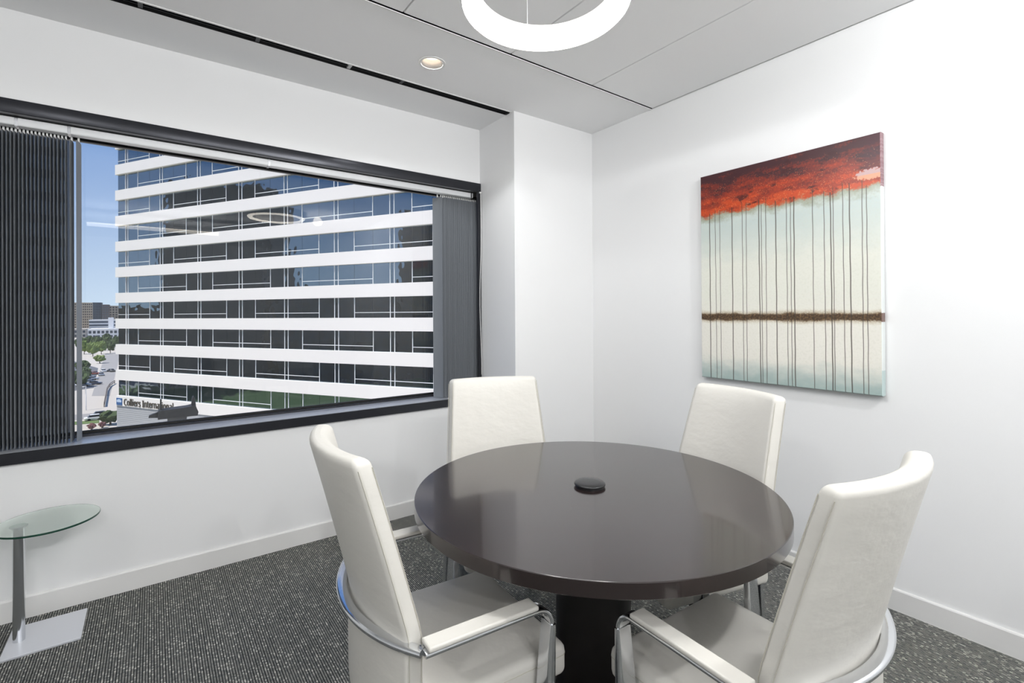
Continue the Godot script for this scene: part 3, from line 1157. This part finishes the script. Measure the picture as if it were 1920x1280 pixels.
# the banded office tower opposite; local x runs along its face, z points out of it
func build_tower() -> void:
	var t := thing("office_tower", "white banded office tower with dark mirrored windows across the street", "building", Vector3(-4.597, GROUND, -98.708), atan2(-0.8551, 0.5184))
	var up := 26.0
	var last := 2.19 + 8.306 * 8
	var bay := 8.306
	var first := 2.19
	var floors := []                        # tops of the white bands, eye-relative
	for k in range(-3, 9): floors.append(-0.35 + 4.02 * k)
	var tall := 1.55
	# core behind the glass, podium under the bands
	part("core", box(Vector3(0.05, 0, -24), Vector3(last, up + floors[-1] + 1.0, -0.62)), mats["core concrete"], t)
	var sill_y: float = up + floors[0] - tall
	part("podium", box(Vector3(0.0, 0, -0.6), Vector3(last, sill_y, -0.06)), mats["brick joint"], t)
	# brick courses of the podium that show above the window sill
	var course := 0.0
	var k := 0
	while course < 5.2:
		part("brick_course", box(Vector3(0.0, sill_y - course - 0.30, -0.06), Vector3(34.0, sill_y - course - 0.03, 0.0)), mats["brick grey"], t)
		course += 0.30
		k += 1
	for i in floors.size():
		var y: float = up + floors[i]
		part("spandrel", box(Vector3(-0.05, y - tall, -0.6), Vector3(last, y, 0.12)), mats["white panel"], t)
	# panes: three to a bay, each very slightly out of true
	var pane := box(Vector3(-bay / 6 + 0.02, 0, -0.02), Vector3(bay / 6 - 0.02, 2.47, 0.02))
	var edge_pane := box(Vector3(0.0, 0, -0.02), Vector3(first - 0.32, 2.47, 0.02))
	var fin := box(Vector3(-0.042, 0, -0.10), Vector3(0.042, 2.47, 0.06))
	var z := -0.30
	for i in floors.size() - 1:
		var y: float = up + floors[i]
		part("pane", edge_pane, mats["mirror glass"], t, Vector3(0.02, y, z), Vector3(rng.randf_range(-0.003, 0.003), rng.randf_range(-0.004, 0.004), 0))
		var odd := (i % 2) == 1            # which bays carry the joint at their first third
		for b in 8:
			var u := first + b * bay
			for c in 3:
				var uc := u + bay * (c + 0.5) / 3.0
				part("pane", pane, mats["mirror glass"], t, Vector3(uc, y, z), Vector3(rng.randf_range(-0.003, 0.003), rng.randf_range(-0.005, 0.005), 0))
			var one_third := ((b + (1 if odd else 0)) % 2) == 0
			part("mullion", fin, mats["mullion white"], t, Vector3(u + bay * (1 if one_third else 2) / 3.0, y, z))
			# low transom from this bay's first third to the next bay's second third
			var a := -1.0
			var e := 0.0
			if one_third:
				a = u + bay / 3.0
				e = minf(u + bay + bay * 2 / 3.0, last)
			elif b == 0:
				a = 0.02
				e = u + bay * 2 / 3.0
			if a >= 0.0:
				part("transom", box(Vector3(a, y + 0.60, z - 0.05), Vector3(e, y + 0.67, z + 0.07)), mats["mullion white"], t)
	# paired mullions at the bay lines, running past the bands behind them
	for b in 9:
		for s in [-0.30, 0.30]:
			part("mullion", box(Vector3(first + b * bay + s - 0.045, sill_y, z - 0.10), Vector3(first + b * bay + s + 0.045, up + floors[-1], z + 0.06)), mats["mullion white"], t)
	# sign on the lowest band
	var y0: float = up + floors[0] - tall
	var panel := part("sign_panel", box(Vector3(0.22, y0 + 0.22, 0.121), Vector3(1.62, y0 + 1.22, 0.19)), mats["sign blue"], t)
	part("sign_stripe", box(Vector3(0.34, y0 + 0.58, 0.1905), Vector3(1.50, y0 + 0.92, 0.21)), mats["sign pale"], panel)
	part("sign_stripe", box(Vector3(0.60, y0 + 0.92, 0.1905), Vector3(1.30, y0 + 1.04, 0.21)), mats["sign pale"], panel)
	part("sign_stripe", box(Vector3(0.22, y0 + 0.10, 0.121), Vector3(1.62, y0 + 0.16, 0.19)), mats["sign blue"], t)
	var tm := TextMesh.new()
	var font := SystemFont.new()
	font.font_names = PackedStringArray(["Droid Sans"])
	tm.font = font
	tm.text = "Colliers International"
	tm.font_size = 64
	tm.pixel_size = 0.0222
	tm.depth = 0.10
	tm.horizontal_alignment = HORIZONTAL_ALIGNMENT_LEFT
	tm.vertical_alignment = VERTICAL_ALIGNMENT_BOTTOM
	var letters := part("sign_lettering", tm, mats["sign bronze"], t, Vector3(2.15, y0 + 0.02, 0.175))
	var ab := tm.get_aabb()
	letters.scale = Vector3(11.55 / maxf(ab.size.x, 0.1), 1.10 / maxf(ab.size.y, 0.1), 1)
	letters.position = Vector3(2.15 - ab.position.x * letters.scale.x, y0 + 0.16 - ab.position.y * letters.scale.y, 0.175)


func block(called: String, label: String, lo: Vector3, hi: Vector3, wall: Material, glass: Material, cols: int, rows: int, faces := "front", turn := 0.0, group := "", band := false) -> Node3D:
	var size := hi - lo
	var t := thing(called, label, "building", Vector3((lo.x + hi.x) / 2, lo.y, (lo.z + hi.z) / 2), turn, group)
	var hx := size.x / 2
	var hz := size.z / 2
	part("body", box(Vector3(-hx, 0, -hz), Vector3(hx, size.y, hz)), wall, t)
	part("parapet", box(Vector3(-hx - 0.3, size.y, -hz - 0.3), Vector3(hx + 0.3, size.y + 1.0, hz + 0.3)), wall, t)
	var fh := size.y / rows
	if faces == "front" or faces == "both":
		var fw := size.x / cols
		var m := box(Vector3(-fw * (0.5 if band else 0.32), -fh * 0.30, 0), Vector3(fw * (0.5 if band else 0.32), fh * 0.30, 0.12))
		for r in rows:
			for c in cols:
				part("window", m, glass, t, Vector3(-hx + fw * (c + 0.5), fh * (r + 0.5), hz))
	if faces == "side" or faces == "both":
		var fw := size.z / cols
		var m := box(Vector3(0, -fh * 0.30, -fw * (0.5 if band else 0.32)), Vector3(0.12, fh * 0.30, fw * (0.5 if band else 0.32)))
		for r in rows:
			for c in cols:
				part("window", m, glass, t, Vector3(hx, fh * (r + 0.5), -hz + fw * (c + 0.5)))
	return t


func build_neighbours() -> void:
	var g := GROUND
	# far along the street, seen between the blind and the tower
	var span := func(px0: float, px1: float, depth_z: float) -> Array:
		var a := sight(px0, 600)
		var b := sight(px1, 600)
		return [a.x * depth_z / a.z, b.x * depth_z / b.z]
	var x: Array = span.call(120.0, 173.5, -1180.0)
	block("beige_office", "distant beige office block with a grid of dark windows", Vector3(x[0], g, -1220), Vector3(x[1], 26.0, -1180), mats["beige wall"], mats["brown wall"], 14, 11)
	x = span.call(174.0, 190.0, -1120.0)
	block("slate_office", "distant slate-grey office block beside the beige one", Vector3(x[0], g, -1150), Vector3(x[1], 25.0, -1120), mats["slate wall"], mats["far glass"], 3, 11)
	x = span.call(191.0, 204.0, -1100.0)
	block("brown_office", "distant dark brown office block with short pale window rows", Vector3(x[0], g, -1130), Vector3(x[1], 21.0, -1100), mats["brown wall"], mats["slate wall"], 3, 11)
	x = span.call(204.3, 232.0, -1160.0)
	block("tan_office", "distant tan block partly hidden by the white banded tower", Vector3(x[0], g, -1190), Vector3(x[1], 20.0, -1160), mats["beige wall"], mats["brown wall"], 5, 10)
	x = span.call(167.0, 240.0, -820.0)
	block("parking_deck", "long grey parking deck with open storeys below the far offices", Vector3(x[0], g, -860), Vector3(x[1], g + 21.0, -820), mats["white wall"], mats["slate wall"], 10, 5, "front", 0.0, "", true)
	x = span.call(100.0, 161.0, -800.0)
	block("low_warehouse", "low pale warehouse left of the parking deck", Vector3(x[0], g, -840), Vector3(x[1], g + 10.0, -800), mats["concrete"], mats["far glass"], 8, 2)
	x = span.call(164.5, 236.0, -620.0)
	var white := block("white_store", "low white building with small dark windows behind the trees", Vector3(x[0], g, -660), Vector3(x[1], g + 13.0, -620), mats["white wall"], mats["far glass"], 9, 3)
	x = span.call(201.5, 211.0, -620.0)
	part("stair_tower", box(Vector3(x[0], 0, -640), Vector3(x[1], 25.0, -630)), mats["white wall"], white, Vector3(-white.position.x, 0, -white.position.z))
	# dark tower behind the drawn part of the blind
	x = span.call(-300.0, 127.0, -135.0)
	block("dark_tower", "dark office tower glimpsed between the slats of the blind", Vector3(x[0], g, -142), Vector3(x[1], 85.0, -135), mats["dark wall"], mats["far glass"], 12, 24, "front", 0.0, "", true)
	# towers beside our own building, which the mirrored panes opposite show
	block("mirrored_tower", "dark slab tower that shows only in the mirrored panes, the tallest", Vector3(-150, g, -150), Vector3(-118, 50.0, -113), mats["slate dim"], mats["far glass"], 8, 19, "side")
	block("mirrored_tower", "brown slab tower that shows only in the mirrored panes", Vector3(-150, g, -64), Vector3(-118, 40.0, -40), mats["brown wall"], mats["far glass"], 6, 16, "side")
	block("mirrored_block", "low slate block that shows only in the mirrored panes", Vector3(-150, g, -111), Vector3(-118, 10.0, -66), mats["slate wall"], mats["far glass"], 9, 8, "side")
	block("mirrored_block", "low brown block that shows only in the mirrored panes", Vector3(-190, g, -230), Vector3(-140, 4.0, -153), mats["brown wall"], mats["far glass"], 10, 7, "side")
	# planted ground between those towers and the one opposite
	part("park_lawn", box(Vector3(-116, g - 0.2, -230), Vector3(-32, g + 0.08, -36)), mats["lawn"], self).set_meta("kind", "structure")


func build_lamp_outside() -> void:
	# ledge of our own building under the window, and the fitting that stands on it
	part("ledge", box(Vector3(-6, -0.6, -5.2), Vector3(8, 0.318, -3.41)), mats["concrete"], self).set_meta("kind", "structure")
	var t := thing("facade_floodlight", "dark metal floodlight on a post outside the window", "floodlight", Vector3(0.150, 0.318, -4.60))
	part("post", box(Vector3(-0.062, 0, -0.05), Vector3(0.061, 0.285, 0.05)), mats["dark metal"], t)
	var st := st_new()
	st.set_smooth_group(-1)
	# long trough, deeper at the right-hand end
	var prof := PackedVector2Array([Vector2(-0.122, 0.262), Vector2(0.130, 0.262), Vector2(0.136, 0.290), Vector2(0.116, 0.345), Vector2(0.086, 0.338), Vector2(0.060, 0.334), Vector2(-0.118, 0.325)])
	var a := PackedVector3Array()
	var b := PackedVector3Array()
	for p in prof:
		a.append(Vector3(p.x, p.y, -0.06))
		b.append(Vector3(p.x, p.y, 0.06))
	loft(st, [a, b], false, true, 0)
	part("trough", done(st), mats["dark metal"], t)
	part("upright", box(Vector3(-0.108, 0.27, -0.02), Vector3(-0.097, 0.406, 0.02)), mats["dark metal"], t)
	st = st_new()
	a = PackedVector3Array()
	b = PackedVector3Array()
	for p in [Vector2(0.088, 0.30), Vector2(0.124, 0.30), Vector2(0.117, 0.388), Vector2(0.106, 0.412), Vector2(0.098, 0.40)]:
		a.append(Vector3(p.x, p.y, -0.03))
		b.append(Vector3(p.x, p.y, 0.03))
	loft(st, [a, b], false, true, 0)
	part("upright", done(st), mats["dark metal"], t)
	st = st_new()
	a = PackedVector3Array()
	b = PackedVector3Array()
	for p in [Vector2(-0.178, 0.276), Vector2(-0.115, 0.268), Vector2(-0.115, 0.312), Vector2(-0.175, 0.292)]:
		a.append(Vector3(p.x, p.y, -0.02))
		b.append(Vector3(p.x, p.y, 0.02))
	loft(st, [a, b], false, true, 0)
	part("spout", done(st), mats["dark metal"], t)


func blob(seed_: int, r: Vector3, rough: float, seg := 14) -> ArrayMesh:
	var n := FastNoiseLite.new()
	n.seed = seed_
	n.frequency = 0.9
	n.fractal_octaves = 3
	var st := st_new()
	st.set_smooth_group(-1)
	var at := func(i: int, j: int) -> Vector3:
		var a := TAU * (j % seg) / seg
		var b := PI * i / (seg / 2)
		var d := Vector3(cos(a) * sin(b), cos(b), sin(a) * sin(b))
		return d * r * (1.0 + rough * n.get_noise_3dv(d * 2.2))
	for i in seg / 2:
		for j in seg:
			quad(st, at.call(i, j), at.call(i + 1, j), at.call(i + 1, j + 1), at.call(i, j + 1))
	return done(st)


func tree(px: float, py: float, high: float, wide: float, m: Material, label: String, k: int) -> void:
	var p := on_ground(px, py)
	var t := thing("street_tree", label, "tree", p, rng.randf() * TAU, "trees along the street")
	part("trunk", lathe([Vector2(0.22, 0), Vector2(0.14, high * 0.55), Vector2(0, high * 0.55)], 8), mats["bark"], t)
	part("crown", blob(k, Vector3(wide, high * 0.36, wide), 0.75, 18), m, t, Vector3(0, high * 0.62, 0))
	part("crown", blob(k + 50, Vector3(wide * 0.6, high * 0.25, wide * 0.6), 0.9, 14), m, t, Vector3(wide * 0.35, high * 0.72, wide * 0.2))


func car(px: float, py: float, turn: float, m: Material, label: String) -> void:
	var t := thing("parked_car", label, "car", on_ground(px, py) + Vector3.UP * 0.02, turn, "cars on the street")
	var st := st_new()
	add_soft_box(st, Vector3(0, 0.25, 0), Vector3(1.82, 0.62, 4.6), 0.35, 0.16, 3)
	part("body", done(st), m, t)
	st = st_new()
	loft(st, [level(rrect(0.80, 1.45, 0.2), 0.86, Vector2(0, -0.2)), level(rrect(0.66, 0.95, 0.2), 1.38, Vector2(0, -0.25))], true, true)
	part("cabin", done(st), mats["car glass"], t)
	part("roof", soft_box(Vector3(1.28, 0.06, 1.8), 0.2, 0.02, 3), m, t, Vector3(0, 1.38, -0.25))
	for x in [-0.82, 0.82]:
		for z in [-1.4, 1.4]:
			part("wheel", lathe([Vector2(0, -0.1), Vector2(0.32, -0.1), Vector2(0.32, 0.1), Vector2(0, 0.1)], 14, true), mats["tyre"], t, Vector3(x, 0.32, z), Vector3(0, 0, PI / 2))


func ground_patch(called: String, m: Material, px: Array, lift: float, label: String) -> void:
	# a slab with its outline on the ground, 10 cm thick at most
	var pts := PackedVector2Array()
	for p in px:
		var q := on_ground(p[0], p[1])
		pts.append(Vector2(q.x, q.z))
	var st := st_new()
	st.set_smooth_group(-1)
	var idx := Geometry2D.triangulate_polygon(pts)
	var y := GROUND + lift
	for i in range(0, idx.size(), 3):
		var a := Vector3(pts[idx[i]].x, y, pts[idx[i]].y)
		var b := Vector3(pts[idx[i + 1]].x, y, pts[idx[i + 1]].y)
		var c := Vector3(pts[idx[i + 2]].x, y, pts[idx[i + 2]].y)
		if (b - a).cross(c - a).y > 0: tri(st, a, c, b)
		else: tri(st, a, b, c)
	for i in pts.size():
		var p := pts[i]
		var q := pts[(i + 1) % pts.size()]
		quad(st, Vector3(p.x, y, p.y), Vector3(q.x, y, q.y), Vector3(q.x, GROUND - 0.2, q.y), Vector3(p.x, GROUND - 0.2, p.y))
	var o := part(called, done(st), m, self)
	o.set_meta("kind", "structure")
	o.set_meta("label", label)


func build_street() -> void:
	ground_patch("road", mats["asphalt"], [[172, 742], [206, 742], [226, 662], [198, 662]], 0.05, "grey road running away from the tower")
	ground_patch("parking_lot", mats["dark asphalt"], [[120, 735], [176, 727], [184, 690], [120, 672]], 0.06, "dark parking lot beside the road")
	ground_patch("cross_street", mats["asphalt"], [[100, 790], [230, 780], [230, 770], [100, 781]], 0.05, "narrow grey cross street at the foot of the tower")
	ground_patch("lawn_strip", mats["lawn"], [[100, 799], [186, 793], [186, 788], [100, 793]], 0.08, "strip of lawn beside the cross street")
	var deep := "dark green tree with a dense crown at the far end of the street"
	var bright := "bright yellow-green tree with a spreading crown beside the road"
	var k := 1
	for a in [[150, 656, 10.0, 2.9], [167, 653, 10.0, 3.0], [184, 657, 11.0, 3.0], [201, 653, 11.5, 3.0], [218, 657, 11.0, 2.9]]:
		tree(a[0], a[1], a[2], a[3], mats["leaf deep"], deep, k)
		k += 1
	for a in [[158, 664, 9.0, 2.7], [174, 668, 9.0, 2.8], [190, 664, 9.0, 2.7], [207, 662, 9.0, 2.6]]:
		tree(a[0], a[1], a[2], a[3], mats["leaf bright"] if a[0] < 200 else mats["leaf deep"], bright if a[0] < 200 else "olive green tree by the road next to the white banded tower", k)
		k += 1
	tree(187, 681, 4.6, 2.6, mats["leaf bright"], "small round tree on the traffic island in the road", 31)
	for a in [[155, 700, 6.0, 2.6], [160, 711, 5.0, 2.0], [150, 726, 6.0, 2.6]]:
		tree(a[0], a[1], a[2], a[3], mats["leaf deep"], "low dark tree at the edge of the parking lot", k)
		k += 1
	tree(207, 796, 3.4, 1.9, mats["leaf deep"], "bushy green tree at the corner of the white banded tower", 41)
	for a in [[172, 806, 1.5, 0.75], [192, 802, 1.4, 0.6]]:
		tree(a[0], a[1], a[2], a[3], mats["blossom"], "low dull red shrub in front of the lawn strip", k)
		k += 1
	car(194, 697, 0.15, mats["car white"], "white car driving on the grey road, ahead of the silver one")
	car(190, 704, 0.15, mats["car silver"], "silver car on the grey road behind the white one")
	car(177, 702, 1.2, mats["car red"], "dull red car beside the parking lot entrance")
	car(209, 697, 0.5, mats["car black"], "black car at the kerb by the white banded tower")
	car(180, 787, 1.75, mats["car white"], "white car on the cross street at the foot of the tower")
	car(190, 781, 1.75, mats["car black"], "black car on the cross street beyond the white one")
	for a in [[166, 709], [163, 714], [172, 712], [168, 719], [156, 724], [177, 721]]:
		car(a[0], a[1], 1.35, mats["car navy"] if int(a[0]) % 4 else mats["car silver"], "navy blue car parked in the dark parking lot" if int(a[0]) % 4 else "silver car parked in the dark parking lot")
	# street lamp
	var t := thing("street_lamp", "white street lamp pole on the pale forecourt", "lamp", on_ground(161, 769))
	part("pole", lathe([Vector2(0.14, 0), Vector2(0.10, 6.6), Vector2(0, 6.6)], 10), mats["white wall"], t)
	part("arm", box(Vector3(-0.95, 6.55, -0.12), Vector3(0.12, 6.75, 0.12)), mats["white wall"], t)
	part("lamp_head", soft_box(Vector3(0.9, 0.22, 0.4), 0.1, 0.08, 3), mats["white wall"], t, Vector3(-0.7, 6.42, 0))
	# dark railings of the ramp
	var rail := thing("ramp_railing", "dark railing curving along the ramp beside the tower", "railing", on_ground(200, 745))
	var prev := Vector3.INF
	for a in [[195.5, 763], [197, 754], [199, 745], [201, 733], [206, 725], [215, 719]]:
		var p := on_ground(a[0], a[1]) - rail.position
		part("post", box(p + Vector3(-0.1, 0, -0.1), p + Vector3(0.1, 1.3, 0.1)), mats["brown wall"], rail)
		if prev != Vector3.INF:
			var st := st_new()
			add_tube(st, PackedVector3Array([prev + Vector3.UP * 1.2, p + Vector3.UP * 1.2]), 0.14, 6)
			add_tube(st, PackedVector3Array([prev + Vector3.UP * 0.6, p + Vector3.UP * 0.6]), 0.14, 6)
			part("rail", done(st), mats["brown wall"], rail)
		prev = p
